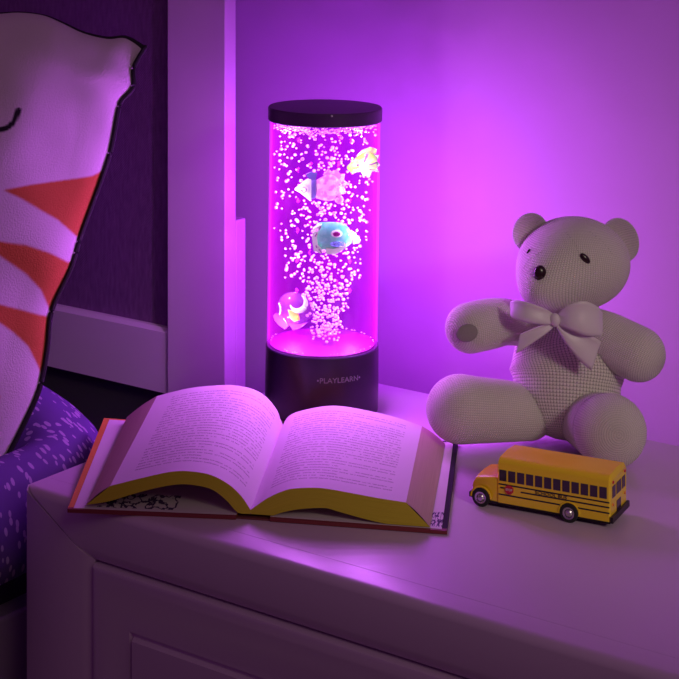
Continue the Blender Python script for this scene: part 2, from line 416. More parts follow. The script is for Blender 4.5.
# pillow ----------------------------------------------------------
PS = Vector((0, .466, .885)).normalized(); BETA = math.radians(40); PU = Vector((math.cos(BETA), math.sin(BETA), 0))
PN = PU.cross(PS).normalized()   # towards the viewer
p0 = Vector((-1.10, 1.02, .584))
def pl(px, py):
    q = at_plane(px, py, p0, PN)-p0; return q.x/PU.x, q.z/PS.z
right_px = [(-14, 505), (0, 470), (20, 430), (38, 390), (46, 350), (51, 310), (70, 268), (80, 235), (91, 205), (101, 178), (110, 150), (117, 112), (121, 101), (132, 88), (133, 68), (144, 48)]
top_px = [(144, 48), (126, 38), (108, 39), (84, 34), (62, 24), (44, 17), (20, 14), (0, 15), (-30, 16)]
RE = catmull([pl(*q) for q in right_px], 5); TE = catmull([pl(*q) for q in top_px], 5)
xtop0, stop0 = RE[-1]
sbot = RE[0][1]; XL = -.60
def interp(tab, key, val, t):
    tab = sorted(tab, key=lambda q: q[key])
    if t <= tab[0][key]: return tab[0][val]
    for a, b2 in zip(tab, tab[1:]):
        if t <= b2[key]:
            w = (t-a[key])/max(1e-9, b2[key]-a[key]); return a[val]*(1-w)+b2[val]*w
    return tab[-1][val]
xt_min = min(q[0] for q in TE)
def topS(x):
    return interp(TE, 0, 1, x) if x > xt_min else interp(TE, 0, 1, xt_min)-.02*(xt_min-x)
NA, NB = 240, 330
def fin(px, py, poly):
    c = False; j = len(poly)-1
    for i in range(len(poly)):
        xi, yi = poly[i]; xj, yj = poly[j]
        if (yi > py) != (yj > py) and px < (xj-xi)*(py-yi)/(yj-yi)+xi: c = not c
        j = i
    return c
T1 = [(3, 190), (35, 184), (72, 179), (92, 176), (108, 168), (86, 240), (76, 236), (58, 220), (42, 211), (22, 199)]
T2 = [(-40, 236), (0, 241.5), (26, 245), (50, 253), (68, 262), (90, 262), (60, 330), (49, 308), (41, 290), (26, 274), (0, 256), (-40, 232)]
T3 = [(-40, 292), (0, 304.5), (22, 310), (40, 315), (70, 320), (50, 400), (38, 366), (28, 346), (14, 333), (0, 323), (-40, 308)]
T4 = [(-60, 405), (-40, 398), (0, 396), (-10, 440)]
lash = catmull([(-26, 118), (-12, 127), (0, 129.5), (8, 127), (14, 121), (18.5, 110)], 6)
def segd(px, py, pts):
    best = 9e9
    for (ax, ay), (bx, by) in zip(pts, pts[1:]):
        dx, dy = bx-ax, by-ay; L = dx*dx+dy*dy; t = max(0, min(1, ((px-ax)*dx+(py-ay)*dy)/L)) if L else 0
        best = min(best, (px-ax-t*dx)**2+(py-ay-t*dy)**2)
    return best**.5
white = (.78, .72, .74); red = (.60, .15, .03); blk = (.008, .006, .01)
SS = [(-.9+.6*i, -.9+.6*j) for i in range(4) for j in range(4)]
m = MB(); rowsF, rowsB, cols = [], [], []
for i in range(NB+1):
    b = i/NB; rF, rB, cc = [], [], []
    s0 = sbot+(stop0-sbot)*b
    xr = interp(RE, 1, 0, s0)
    for j in range(NA+1):
        a = 1-(1-j/NA)**1.6
        x = XL+(xr-XL)*a
        tS = topS(XL+(xtop0-XL)*a); s = sbot+(tS-sbot)*b
        ea = 1-abs(2*a-1)**2.6; eb = 1-abs(2*b-1)**3.0
        h = .075*(max(ea, 0)**.62)*(max(eb, 0)**.5)
        wr = .0055*math.sin(34*x+19*s)*math.cos(21*s-9*x)*min(1, h/.03)+.0035*math.sin(60*(x+s))*max(0, 1-abs(b-.95)*5)*min(1, h/.02)
        q = p0+PU*x+PS*s
        pf = q+PN*(h+wr)
        rF.append(pf); rB.append(q-PN*(h*.45))
        px, py = to_px(pf)
        c = white
        n = 0
        for ddx, ddy in SS:
            if any(fin(px+ddx, py+ddy, T) for T in (T1, T2, T3, T4)): n += 1
        c = tuple(w*(1-n/16)+r*n/16 for w, r in zip(white, red))
        dl = segd(px, py, lash) if py < 140 and py > 100 else 99
        if dl < 3.2: k = max(0, min(1, 3.2-dl)); c = tuple(w*(1-k)+r*k for w, r in zip(c, blk))
        cc.append(c)
    rowsF.append(rF); rowsB.append(rB); cols += cc
nF = (NA+1)*(NB+1)
m.grid(rowsF); m.grid([[r[j] for j in range(0, NA+1, 3)] for r in rowsB[::3]], flip=True)
pil = thing('pillow', 'white pillow printed with red spikes and a sleepy eye, leaning on headboard', 'pillow', (-1.4, 1.1, .62))
po = m.build('pillow_cover', M['pillow'], pil, angle=180)
ca = po.data.color_attributes.new('Print', 'FLOAT_COLOR', 'POINT')
for k in range(len(po.data.vertices)):
    c = cols[k] if k < nF else white; ca.data[k].color = (c[0], c[1], c[2], 1)
m = MB(); edge = [rowsF[i][NA]+PN*.003+PU*.0012 for i in range(0, NB+1, 2)]+[rowsF[NB][j] for j in range(NA, -1, -3)]
m.tube(edge, .0024, 8); m.build('piping', M['piping'], pil, label='black piping along the seam')

# ------------------------------------------------------------------ lamp
LC = at_z(321.3, 408.5, TZ)   # base centre on the table
LC = Vector((LC.x, LC.y, TZ))
def make_lamp_frame():
    pass
lamp = thing('bubble_fish_lamp', 'tall cylindrical bubble lamp glowing magenta, with black base and black cap', 'lamp', LC)
lamp.rotation_euler = (Matrix.Rotation(math.radians(.75), 4, Fv)).to_euler()
LM = Matrix.Translation(LC) @ Matrix.Rotation(math.radians(.75), 4, Fv)
def lampz(py):   # height on the axis seen at pixel row
    return ZC-(py-HY)*1.594/FP-TZ
R0 = .0520
zt0 = .0612; zt1 = .2702; zc1 = .2828
m = MB(); m.lathe([(.0001, 0), (.0515, 0), (.0530, .0015), (.0532, .03), (.0528, zt0-.001), (.0522, zt0), (.045, zt0), (.0445, zt0-.003), (.0001, zt0-.003)], 96)
base = m.build('base', M['base_plastic'], lamp, world=False, angle=30, label='black base with grey lettering')
m = MB(); m.lathe([(.0001, zt1), (.0530, zt1), (.0535, zt1+.0008), (.0535, zc1-.0012), (.0528, zc1), (.0001, zc1+.0004)], 96)
m.build('cap', M['cap_plastic'], lamp, world=False, angle=30, label='black disc cap')
# acrylic wall (closed annulus)
m = MB(); n = 96
prf = [(.0499, zt0+.0004), (.0520, zt0+.0004), (.0520, zt1-.0003), (.0499, zt1-.0003), (.0499, zt0+.0004)]
m.lathe(prf, n); m.build('tube', M['tube'], lamp, world=False, angle=30, label='clear tube glowing magenta')
m = MB(); m.lathe([(.0001, zt0+.0006), (.0497, zt0+.0006), (.0497, zt1-.003), (.0001, zt1-.003)], 72)
m.build('water', M['water'], lamp, world=False, angle=30)
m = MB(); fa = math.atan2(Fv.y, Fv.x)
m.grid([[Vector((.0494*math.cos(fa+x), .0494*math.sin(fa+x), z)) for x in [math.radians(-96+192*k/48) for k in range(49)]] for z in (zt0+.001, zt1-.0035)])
m.build('added_glow_film', M['film'], lamp, world=False)  # added to colour the tube and the light behind it
m = MB(); m.lathe([(.0001, zt0+.0008), (.0492, zt0+.0008), (.0492, zt0+.0012), (.0001, zt0+.0012)], 64)
m.build('added_glow_disc', M['glow_disc'], lamp, world=False)  # added disc so the tube floor looks lit
# lettering around the base: a straight run of letters wrapped on the cylinder
camang = math.atan2(-Fv.y, -Fv.x)          # direction from lamp to camera
def wrap(vs, fs, ang0, z0, r):
    mm = MB()
    for v in vs:
        a = ang0+v.x/r; rad = r+v.z
        mm.vert((rad*math.cos(a), rad*math.sin(a), z0+v.y))
    for f in fs: mm.face(f)
    return mm
vs, fs = text_mesh('\u2022PLAYLEARN\u2022', .0066, .0002)
w = max(v.x for v in vs)-min(v.x for v in vs)
for v in vs: v.x *= .0425/w
wrap(vs, fs, camang+.325, .0412, .0533).build('lettering', M['logo'], base, world=False, smooth=False, label='grey lettering')
vs, fs = text_mesh('\u2022', .006, .0002)
m = MB(); m.ell((.0536*math.cos(camang+.12), .0536*math.sin(camang+.12), zc1-.0016), (.0010, .0010, .0010), nu=10, nv=6)
m.build('cap_pin', M['bus_white'], lamp, world=False)

# fish local frame: X right, Y away, Z up in the view, at pixel positions inside the tube
def floc(px, py, Y):
    o = P(px, py, Y); s = Y/FP
    return o, lambda x, y, z: o+Rv*(x*s)+Fv*(y*s)+Vector((0, 0, -z*s))     # x right, y away, z down (pixels)
fish_keep = []
# 1 yellow-white striped fish, top right, facing left
def flat_fin(f, pts, thick, name, mat, par, smooth=False, yo=0):
    mm = MB(); n = len(pts)
    a = [mm.vert(f(x, yo-thick, z)) for x, z in pts]; b = [mm.vert(f(x, yo+thick, z)) for x, z in pts]
    mm.face(a); mm.face(b[::-1])
    for i in range(n): mm.face((a[i], b[i], b[(i+1) % n], a[(i+1) % n]))
    return mm.build(name, mat, par, smooth=smooth, label=None)
def loftfish(f, prof, name, mat, par, thick=.55):
    """prof: (x, ztop, zbottom) along the length"""
    mm = MB(); rows = []; prof = catmull(prof, 4)
    for x, zt, zb in prof:
        c = (zt+zb)/2; r = max(.05, (zb-zt)/2)
        rows.append([f(x, math.cos(2*PI*k/20)*r*thick, c+math.sin(2*PI*k/20)*r) for k in range(20)])
    b = mm.grid(rows, close=True); mm.cap(b, 20, 0, True); mm.cap(b, 20, len(rows)-1)
    return mm.build(name, mat, par, angle=60)
def fm(name, c1, c2, scale, rough=.3, thr=.5, aniso=(1, 1, 1)):
    t = NT(name); nz = t.noise(t.coord(scale=aniso), scale, 2)
    mr = t.n('ShaderNodeMapRange'); mr.inputs[1].default_value = thr-.06; mr.inputs[2].default_value = thr+.06; t.l(nz, mr.inputs[0])
    t.l(t.mix(mr.outputs[0], c1, c2), t.b.inputs['Base Color']); t.b.inputs['Roughness'].default_value = rough
    return t.m
M['f_yel'] = fm('yellow_white_fish_skin', (.16, .95, .01, 1), (.26, .95, .09, 1), 120)
M['f_orange'] = fm('orange_yellow_fin', (.60, .45, .02, 1), (.30, .90, .03, 1), 220)
M['f_stripe'] = simple('dark_stripe', (.04, .035, .03, 1), .5)
M['f_white'] = simple('white_fish_skin', (.36, .95, .30, 1), .35)
M['f_pink'] = fm('pink_mottled_fish_skin', (.42, .35, .30, 1), (.60, .80, .45, 1), 180)
M['f_blue'] = simple('slate_blue_band', (.03, .14, .16, 1), .5)
M['f_teal'] = fm('turquoise_fish_skin', (.03, .85, .26, 1), (.10, .95, .34, 1), 160)
M['f_tealdk'] = fm('teal_speckled_patch', (.01, .20, .25, 1), (.15, .70, .55, 1), 900)
M['f_maroon'] = simple('maroon_eye', (.07, .003, .02, 1), .3)
t = NT('clear_pinkish_plastic'); t.b.inputs['Base Color'].default_value = (.16, .08, .20, 1); t.b.inputs['Roughness'].default_value = .12
t.b.inputs['Alpha'].default_value = .30; M['f_clear'] = t.m
t = NT('milky_lilac_plastic'); t.b.inputs['Base Color'].default_value = (.35, .14, .40, 1); t.b.inputs['Roughness'].default_value = .15
t.b.inputs['Alpha'].default_value = .6; M['f_lilac'] = t.m
GF = 'artificial fish inside the bubble lamp'
FYD = 1.562
o, f = floc(364, 163, 1.580)
r = thing('toy_fish', 'yellow and white striped artificial fish near the top right of the lamp', 'fish', o, GF)
loftfish(f, [(-17, 3, 6), (-12, -2, 10), (-4, -9, 9), (4, -12, 9), (10, -9, 7), (13, -6, 5)], 'body', M['f_yel'], r, .45)
flat_fin(f, [(-8, -7), (-2, -13), (6, -16), (13, -14), (12, -9), (4, -11), (-4, -8)], .8, 'dorsal_fin', M['f_orange'], r)
flat_fin(f, [(-4, 8), (2, 8), (8, 8), (5, 15), (2, 12), (0, 14)], .8, 'pelvic_fin', M['f_white'], r)
flat_fin(f, [(8, -8), (15, -8), (13, -2), (16, 2), (13, 5), (15, 9), (8, 8)], .8, 'tail', M['f_white'], r)
for (a, b2, c, d) in ((3, -10, 0, -2), (13, -2, 5, 1), (13, 6, 5, 5)):
    flat_fin(f, [(a-1, b2), (a+1.2, b2+.6), (c+.6, d+.6), (c-.6, d)], .5, 'stripe', M['f_stripe'], r, yo=-5.5)
m = MB(); m.ell(f(-6, -4.0, 1.5), (.0011, .0011, .0011), nu=12, nv=8); m.build('eye', M['f_stripe'], r)
# 2 pink fish with white face and blue band, facing left
o, f = floc(319, 187, 1.568)
r = thing('toy_fish', 'pink artificial fish with white face and blue band, above the turquoise one', 'fish', o, GF)
loftfish(f, [(-24, 1, 3), (-19, -3, 6), (-14, -7, 10), (-9, -9, 14), (-7.5, -8, 14)], 'head', M['f_white'], r, .4)
loftfish(f, [(-8, -7, 12), (-6, -8, 12), (-4, -8, 11), (-3, -8, 11)], 'band', M['f_blue'], r, .45)
flat_fin(f, [(-13, -13), (-8, -15), (-2, -14), (-3, -9), (-4, -5), (-8, -5)], 1.6, 'dorsal_fin', M['f_blue'], r)
loftfish(f, [(-3, -7, 11), (3, -10, 13), (9, -13, 14), (15, -12, 13), (20, -8, 10), (23, -3, 6)], 'body', M['f_pink'], r, .42)
flat_fin(f, [(4, -12), (9, -18), (14, -15), (18, -18), (21, -13), (26, -13), (25, -7), (29, -4), (25, 1), (27, 6), (20, 8), (22, 0), (16, -10), (9, -12)], 1.0, 'frilled_fin', M['f_pink'], r)
m = MB(); m.ell(f(20, -2, 12), (.0048, .0028, .0042), nu=16, nv=10); m.build('tail', M['f_pink'], r)
m = MB(); m.tube([f(-15+2.6*math.cos(k*PI/6), -5.2, 2+2.6*math.sin(k*PI/6)) for k in range(13)], .00035, 6); m.build('eye', M['f_stripe'], r)
# 3 turquoise fish with maroon eye
o, f = floc(334, 237, 1.566)
r = thing('toy_fish', 'turquoise artificial fish with maroon eye in the middle of the lamp', 'fish', o, GF)
loftfish(f, [(-20, -8, 10), (-16, -14, 15), (-8, -15, 15), (0, -15, 14), (8, -14, 12), (14, -10, 9), (18, -3, 6)], 'body', M['f_teal'], r, .32)
flat_fin(f, [(-21, -9), (-12, -14), (-15, -8), (-17, 0), (-16, 7), (-10, 14), (-13, 15), (-20, 13), (-21, 7), (-22, 0)], 5.2, 'face_rim', M['f_white'], r, yo=-1.2)
flat_fin(f, [(-8, 10), (0, 11), (8, 8), (13, 6), (9, 12), (2, 16), (-8, 16)], 4.0, 'belly_fin', M['f_white'], r, yo=-1.6)
m = MB(); m.ell(f(4, -5.0, 6.0), (.0075, .0018, .0026), rot=Matrix.Rotation(YAW, 3, 'Z'), nu=16, nv=10); m.build('speckled_patch', M['f_tealdk'], r)
flat_fin(f, [(18, -5), (20, -5), (27, 3), (25, 6), (19, 7)], 1.2, 'tail', M['f_white'], r)
m = MB(); m.ell(f(2.5, -4.6, -4.2), (.0052, .0020, .0036), rot=Matrix.Rotation(YAW, 3, 'Z'), nu=20, nv=12); e = m.build('eye_ring', M['f_white'], r)
m = MB(); m.ell(f(2.5, -6.4, -4.2), (.0036, .0014, .0023), rot=Matrix.Rotation(YAW, 3, 'Z'), nu=20, nv=12); m.build('eye', M['f_maroon'], r)
for (a, b2) in (((-13, -12), (-15, -8)), ((-17, -5), (-19, -2)), ((-18, 7), (-17, 9)), ((-15, 11), (-12, 14))):
    m = MB(); m.tube([f(a[0], -7.0, a[1]), f(b2[0], -7.0, b2[1])], .0006, 6); m.build('dark_mark', M['f_stripe'], r)
# 4 clear lilac fish, bottom left
o, f = floc(294, 310, 1.572)
r = thing('toy_fish', 'clear lilac artificial fish near the bottom left of the lamp', 'fish', o, GF)
loftfish(f, [(-17, -4, 3), (-14, -12, 9), (-7, -17, 14), (2, -18, 15), (10, -14, 12), (16, -8, 8), (20, -3, 4)], 'body', M['f_clear'], r, .42)
flat_fin(f, [(-17, 3), (-12, 6), (-8, 12), (-5, 15), (-9, 19), (-14, 16), (-19, 11), (-21, 5)], 1.0, 'tail', M['f_lilac'], r)
m = MB(); pts = [f(4+8*math.cos(a), -7.0, -9+8*math.sin(a)) for a in [(-1.1+k*.28) for k in range(15)]]
m.tube(pts, [.0004+.0022*math.sin(PI*k/14) for k in range(15)], 8); m.build('white_crescent', M['f_white'], r)
flat_fin(f, [(-6, -2), (4, 0), (6, 8), (0, 10), (-4, 6)], .8, 'side_fin', M['f_orange'], r, yo=-6.5)
m = MB(); m.tube([f(-15+1.5*math.sin(k*.4), -5, -8+k*1.6) for k in range(8)], .0008, 6); m.build('rib_mark', M['f_white'], r)
m = MB(); m.ell(f(21, -4.0, -5), (.0022, .0016, .0022), nu=14, nv=10); m.build('eye', M['f_white'], r)
m = MB(); m.ell(f(21, -6.2, -5), (.0008, .0006, .0008), nu=10, nv=6); m.build('pupil', M['f_stripe'], r)
flat_fin(f, [(-6, 13), (6, 14), (14, 12), (6, 18), (-1, 20)], 1.0, 'belly_fin', M['f_lilac'], r)

# bubbles: radius of cloud as a function of height fraction
bub_me = None
LMi = LM.inverted()
cl = Rv; zlo, zhi = zt0+.004, zt1-.008
fcent = [(364, 163, 15), (319, 187, 19), (334, 237, 19), (294, 310, 17)]
def bpos():
    while True:
        h = random.random()**1.12
        z = zlo+(zhi-zlo)*h
        if h < .12: cr = .009+.008*random.random(); cx = .004
        elif h < .28: cr = .022; cx = .003
        elif h < .45: cr = .036; cx = 0
        else: cr = .0500; cx = 0
        a = random.random()*2*PI; q = cr*math.sqrt(random.random())
        p = Vector((q*math.cos(a), q*math.sin(a), z))+Rv*cx*1.0
        w = LM @ p; px, py = to_px(w)
        if any((px-a1)**2+(py-b1)**2 < (rr1*.80)**2 for a1, b1, rr1 in fcent): continue
        if q > .0480: continue
        return p
pts = []
tries = 0
while len(pts) < 780 and tries < 20000:
    tries += 1; p = bpos(); 
    if all((p-q[0]).length_squared < 0 or (p-q[0]).length > .0027 for q in pts): pts.append((p, random.choice((.0009, .0011, .0012, .0014, .0017))))
pts.sort(key=lambda q: -q[1])
unit = MB(); unit.ell((0, 0, 0), (1, 1, .85), nu=10, nv=6)
b0 = unit.build('bubble', M['bubble'], lamp, world=False)
b0.location = pts[0][0]; b0.scale = (pts[0][1],)*3
for p, rad in pts[1:100]:
    b2 = b0.copy(); b2.location = p; b2.scale = (rad,)*3; C.objects.link(b2); b2.parent = lamp
m = MB()
for p, rad in pts[100:]: m.ell(p, (rad, rad, rad*.85), nu=8, nv=5)
m.build('bubbles', M['bubble'], lamp, world=False, kind='stuff')
m = MB()
for k in range(650):
    a = random.random()*2*PI; q = .0485*math.sqrt(random.uniform(.2, 1)); rad = random.uniform(.0006, .0013)
    m.ell((q*math.cos(a), q*math.sin(a), zt1-.0055+random.gauss(0, .0016)), (rad, rad, rad*.7), nu=6, nv=4)
for k in range(36):
    a = random.random()*2*PI; rad = random.uniform(.0005, .001)
    m.ell((.048*math.cos(a), .048*math.sin(a), zt0+.002+random.random()*.001), (rad, rad, rad*.7), nu=6, nv=4)
m.build('foam', M['bubble'], lamp, world=False, kind='stuff', label='white foam line at the water surface')
# LEDs of the lamp
def led(z, pw, rad, col, name='lamp_led'):
    li = bpy.data.lights.new(name, 'POINT'); li.energy = pw; li.color = col; li.shadow_soft_size = rad
    lo = bpy.data.objects.new(name, li); C.objects.link(lo); lo.location = (0, 0, z); lo.parent = lamp
    return lo
LCOL = (.74, .165, 1.14)
for z, pw in ((.085, .22), (.115, .24), (.145, .26), (.175, .28), (.205, .28), (.235, .24), (.258, .18)):
    for da, rd, k in ((.80, .0470, .50), (-.8, .0470, .50), (2.0, .030, .31), (-2.0, .030, .31)):
        l = led(z, pw*k, .0022, LCOL); l.location = (rd*math.cos(camang+da), rd*math.sin(camang+da), z)

# ------------------------------------------------------------------ book
a = math.radians(-7.0)
BU = (Rv*math.cos(a)+Fv*math.sin(a)).normalized(); BV = (Fv*math.cos(a)-Rv*math.sin(a)).normalized()
BO = at_z(252, 520.5, TZ)
def bdir(a): a = math.radians(a); return (Rv*math.cos(a)+Fv*math.sin(a)).normalized()
BUL, BUR = bdir(-6.2), bdir(-11.0)     # the two halves spread a little unevenly
BS = [BUL]
def buw(px, py, v):
    U = BS[0]; q = at_plane(px, py, BO+BV*v, U.cross(Vector((0, 0, 1))))-BO-BV*v; return q.dot(U), q.z
def bp(u, v, w): return BO+BS[0]*u+BV*v+Vector((0, 0, w))
book = thing('open_book', 'thick hardcover book lying open on the nightstand, pages arched either side', 'book', BO)
BL = .195
def resample(pts, n):
    pts = [Vector(p) for p in pts]; L = [0]
    for p, q in zip(pts, pts[1:]): L.append(L[-1]+(q-p).length)
    out = []
    for k in range(n):
        t = L[-1]*k/(n-1); i = 0
        while i < len(L)-2 and L[i+1] < t: i += 1
        w = (t-L[i])/max(1e-9, L[i+1]-L[i]); out.append(pts[i].lerp(pts[i+1], w))
    return out
def block(front_top, back_top, front_bot, fore_front, fore_back, name, side):
    NT_, NV = 40, 24; BS[0] = BUL if side < 0 else BUR
    ft = resample(catmull([buw(x, y, .002) for x, y in front_top], 4), NT_)
    bt = resample(catmull([buw(x, y, BL) for x, y in back_top], 4), NT_)
    fb = resample(catmull([buw(x, y, .002) for x, y in front_bot], 4), NT_)
    for q in fb: q.y = max(q.y, .0042)
    # back bottom: same shape as the front bottom, moved to the back fore corner
    ub = buw(*fore_back, BL)
    du = ub[0]-fb[-1].x; dw = ub[1]-fb[-1].y
    d0 = bt[0].x-ft[0].x
    bb = [Vector((q.x+d0+(du-d0)*k/(NT_-1), max(.0042, q.y+.6*(bt[k].y-ft[k].y)*(1-k/(NT_-1))+dw*(k/(NT_-1))))) for k, q in enumerate(fb)]
    bb[-1].y = max(.0042, bb[-1].y); 
    bt[0].y = max(bt[0].y, .007)
    m = MB()
    def row(A, B, t, v): return [bp(*(lambda q: (q.x, v, q.y))(A[k].lerp(B[k], t))) for k in range(len(A))]
    tops, bots = [], []
    for i in range(NV+1):
        t = i/NV; v = .002+(BL-.002)*t
        tops.append(row(ft, bt, t, v)); bots.append(row(fb, bb, t, v))
    m.grid(tops, mi=0, flip=(side < 0)); m.grid(bots, mi=2, flip=(side > 0))
    # fore edge with slight S curve
    fe = []
    for i in range(NV+1):
        A, B = tops[i][-1], bots[i][-1]
        fe.append([A.lerp(B, k/6)+Vector((0, 0, .0012*math.sin(PI*k/6))) for k in range(7)])
    m.grid([[fe[i][k] for i in range(NV+1)] for k in range(7)], mi=2, flip=(side > 0))
    # ends
    for idx, fl in ((0, side > 0), (NV, side < 0)):
        rowsE = [[tops[idx][k].lerp(bots[idx][k], j/5) for k in range(NT_)] for j in range(6)]
        for j in range(6): rowsE[j] = rowsE[j]+[]
        b = m.grid(rowsE, mi=1, flip=not fl)
        # bulge of the fore edge
        A, B = tops[idx][-1], bots[idx][-1]
    # hinge side
    m.grid([[tops[i][0] for i in range(NV+1)], [bots[i][0] for i in range(NV+1)]], mi=2, flip=(side < 0))
    o = m.build('page_block', [M['page'], M['edge_yellow'], M['edge_fore']], book, angle=40, label=name)
    # page uv: u outwards from the hinge, v from front (0) to back (1); mirror on left
    if side < 0:
        ul = o.data.uv_layers[0]
        for p in o.data.polygons:
            if p.material_index == 0:
                for li in p.loop_indices: ul.data[li].uv.x = 1-ul.data[li].uv.x
    return o
block([(250.5, 510), (242, 497), (229, 484.5), (211, 475), (192, 471.5), (173, 471.5), (146, 477), (110, 486)],
      [(283, 425), (280, 418), (277, 410), (267, 397.5), (255, 390), (240, 386), (223, 385), (190, 388), (157, 396)],
      [(251, 515.5), (240, 514), (234, 509), (226, 500), (211, 489), (189, 484.5), (173, 485), (152, 489), (130, 495), (108, 501.5), (86, 505)],
      None, (127, 417), 'left half of the pages, arched', -1)
block([(250.5, 510), (256, 506), (267, 498.5), (280.6, 492), (294, 488.5), (321, 488), (348, 492.5), (375, 497.5), (406, 502.5)],
      [(283, 425), (286, 419), (291, 414.5), (300, 411), (322, 406.5), (340, 406), (365, 410), (395, 417), (422, 426)],
      [(251, 516), (262, 518.5), (272, 516), (284, 512), (301, 509), (325, 508), (338, 511.5), (369, 520), (399, 526), (430, 528.5)],
      None, (445, 446), 'right half of the pages, arched', 1)
def slab(corners, th, name, mat, par, label=None, nu=12):
    """corners fl, fr, br, bl (top surface); 4-corner bilinear slab"""
    fl, fr, br, bl = corners; m = MB(); N = nu
    top = [[(fl.lerp(fr, j/N)).lerp(bl.lerp(br, j/N), i/N) for j in range(N+1)] for i in range(N+1)]
    bot = [[p-Vector((0, 0, th)) for p in r] for r in top]
    m.grid(top); m.grid(bot, flip=True)
    for e in ([0], [N]):
        i = e[0]; m.grid([bot[i], top[i]], flip=(i == N))
        m.grid([[bot[k][i] for k in range(N+1)], [top[k][i] for k in range(N+1)]], flip=(i == 0))
    return m.build(name, mat, par, angle=30, label=label)
BS[0] = BUL; u0, _ = buw(67.5, 511, 0); u1, _ = buw(236, 515, 0); BS[0] = BUR; u2, _ = buw(270, 519, 0); u3, _ = buw(447, 534.5, 0)
BS[0] = BUL; ubl, wbl = buw(104, 418, .205); BS[0] = BUR; ubr, wbr = buw(458, 447.5, .205)
TH = .0032
BS[0] = BUL; LB = [bp(u0, 0, TH), bp(u1, 0, TH), bp(u1, .205, TH+.001), bp(ubl, .205, max(TH, wbl))]
lb = slab(LB, TH-.0002, 'cover_board', M['cover_orange'], book, 'orange cloth left cover board')
BS[0] = BUR; RB = [bp(u2, 0, TH), bp(u3, 0, TH), bp(ubr, .205, TH), bp(u2, .205, TH)]
rb = slab(RB, TH-.0002, 'cover_board', M['cover_navy'], book, 'dark navy right cover board')
def inset(Q, l, r_, fr, bk):
    fl, frr, br, bl = Q
    f = lambda s, t: (fl.lerp(frr, s)).lerp(bl.lerp(br, s), t)+Vector((0, 0, .0004))
    return [f(l, fr), f(1-r_, fr), f(1-r_, 1-bk), f(l, 1-bk)]
slab(inset(LB, .035, 0, .006, .02), .0004, 'endpaper', M['endpaper'], lb)
# mirror so the sketch of the right endpaper sits at its outer front corner
Q = inset(RB, 0, .030, .008, .02)
e = slab(Q, .0004, 'endpaper', M['endpaper'], rb)
ul = e.data.uv_layers[0]
for d in ul.data: d.uv.x = (1-d.uv.x)*3+.15
slab([bp(u1-.001, .001, .0014), bp(u2+.001, .001, .0014), bp(u2+.001, .204, .0014), bp(u1-.001, .204, .0014)], .0012, 'spine', M['spine'], book)
# red edge strip along the front of the boards
m = MB(); T = None
BS[0] = BUL; b = [bp(u0, -.0004, .0004), bp(u1, -.0004, .0004), bp(u1, -.0004, TH), bp(u0, -.0004, TH), bp(u0, .003, .0004), bp(u1, .003, .0004), bp(u1, .003, TH+.0003), bp(u0, .003, TH+.0003)]
for u in (0,): pass
def hexa(c, name, mat, par):
    m = MB(); [m.vert(p) for p in c]
    for q in ((0, 1, 2, 3), (7, 6, 5, 4), (0, 4, 5, 1), (3, 2, 6, 7), (0, 3, 7, 4), (1, 5, 6, 2)): m.face(q)
    return m.build(name, mat, par, smooth=False)
hexa(b, 'cover_edge', M['cover_red'], lb)
BS[0] = BUR; b = [bp(u2, -.0004, .0004), bp(u3, -.0004, .0004), bp(u3, -.0004, TH), bp(u2, -.0004, TH), bp(u2, .003, .0004), bp(u3, .003, .0004), bp(u3, .003, TH+.0003), bp(u2, .003, TH+.0003)]
hexa(b, 'cover_edge', M['cover_red'], rb)

# ------------------------------------------------------------------ teddy bear
Yb = 1.50
bear = thing('teddy_bear', 'cream knitted teddy bear with ribbon bow sitting against the wall', 'teddy bear', at_z(555, 440, TZ))
def loft(pts, mat, name, par, n=32, label=None, flat=1.0, sub=5, ends=True):
    """pts: (px,py,Y,radius_px[, depth factor]) smooth tube with rounded ends"""
    P3 = [tuple(P(a[0], a[1], a[2]))+(a[3]*a[2]/FP, (a[4] if len(a) > 4 else 1.0)) for a in pts]
    cs = catmull(P3, sub)
    c0 = Vector(cs[0][:3]); d0 = (Vector(cs[1][:3])-c0).normalized(); c1 = Vector(cs[-1][:3]); d1 = (c1-Vector(cs[-2][:3])).normalized()
    seq = []
    for k in range(8): 
        a = PI/2*k/8; seq.append((c0-d0*(cs[0][3]*math.cos(a)), max(cs[0][3]*math.sin(a), 1e-4), cs[0][4]))
    for c in cs: seq.append((Vector(c[:3]), c[3], c[4]))
    for k in range(7, -1, -1):
        a = PI/2*k/8; seq.append((c1+d1*(cs[-1][3]*math.cos(a)), max(cs[-1][3]*math.sin(a), 1e-4), cs[-1][4]))
    rows = []
    L = len(seq)
    for i, (c, r, fl) in enumerate(seq):
        d = (seq[min(i+1, L-1)][0]-seq[max(i-1, 0)][0]).normalized()
        aa = Fv-d*d.dot(Fv)
        if aa.length < .25: aa = Vector((0, 0, 1))-d*d.z
        aa.normalize(); bb = d.cross(aa)
        rows.append([c+aa*(r*fl*math.cos(2*PI*k/n))+bb*(r*math.sin(2*PI*k/n)) for k in range(n)])
    vs = [0.0]
    for i in range(1, L): vs.append(vs[-1]+max((rows[i][k]-rows[i-1][k]).length for k in (0, n//4, n//2, 3*n//4)))
    m = MB(); m.grid(rows, close=True, vs=vs)
    return m.build(name, mat, par, angle=180, label=label)
Kf, Kb = M['knit_fine'], M['knit_body']
body = loft([(567, 384, 1.499, 54, .75), (567, 366, 1.505, 58, .72), (563, 342, 1.515, 48, .8), (562, 318, 1.522, 34, .8)], Kb, 'body', bear)
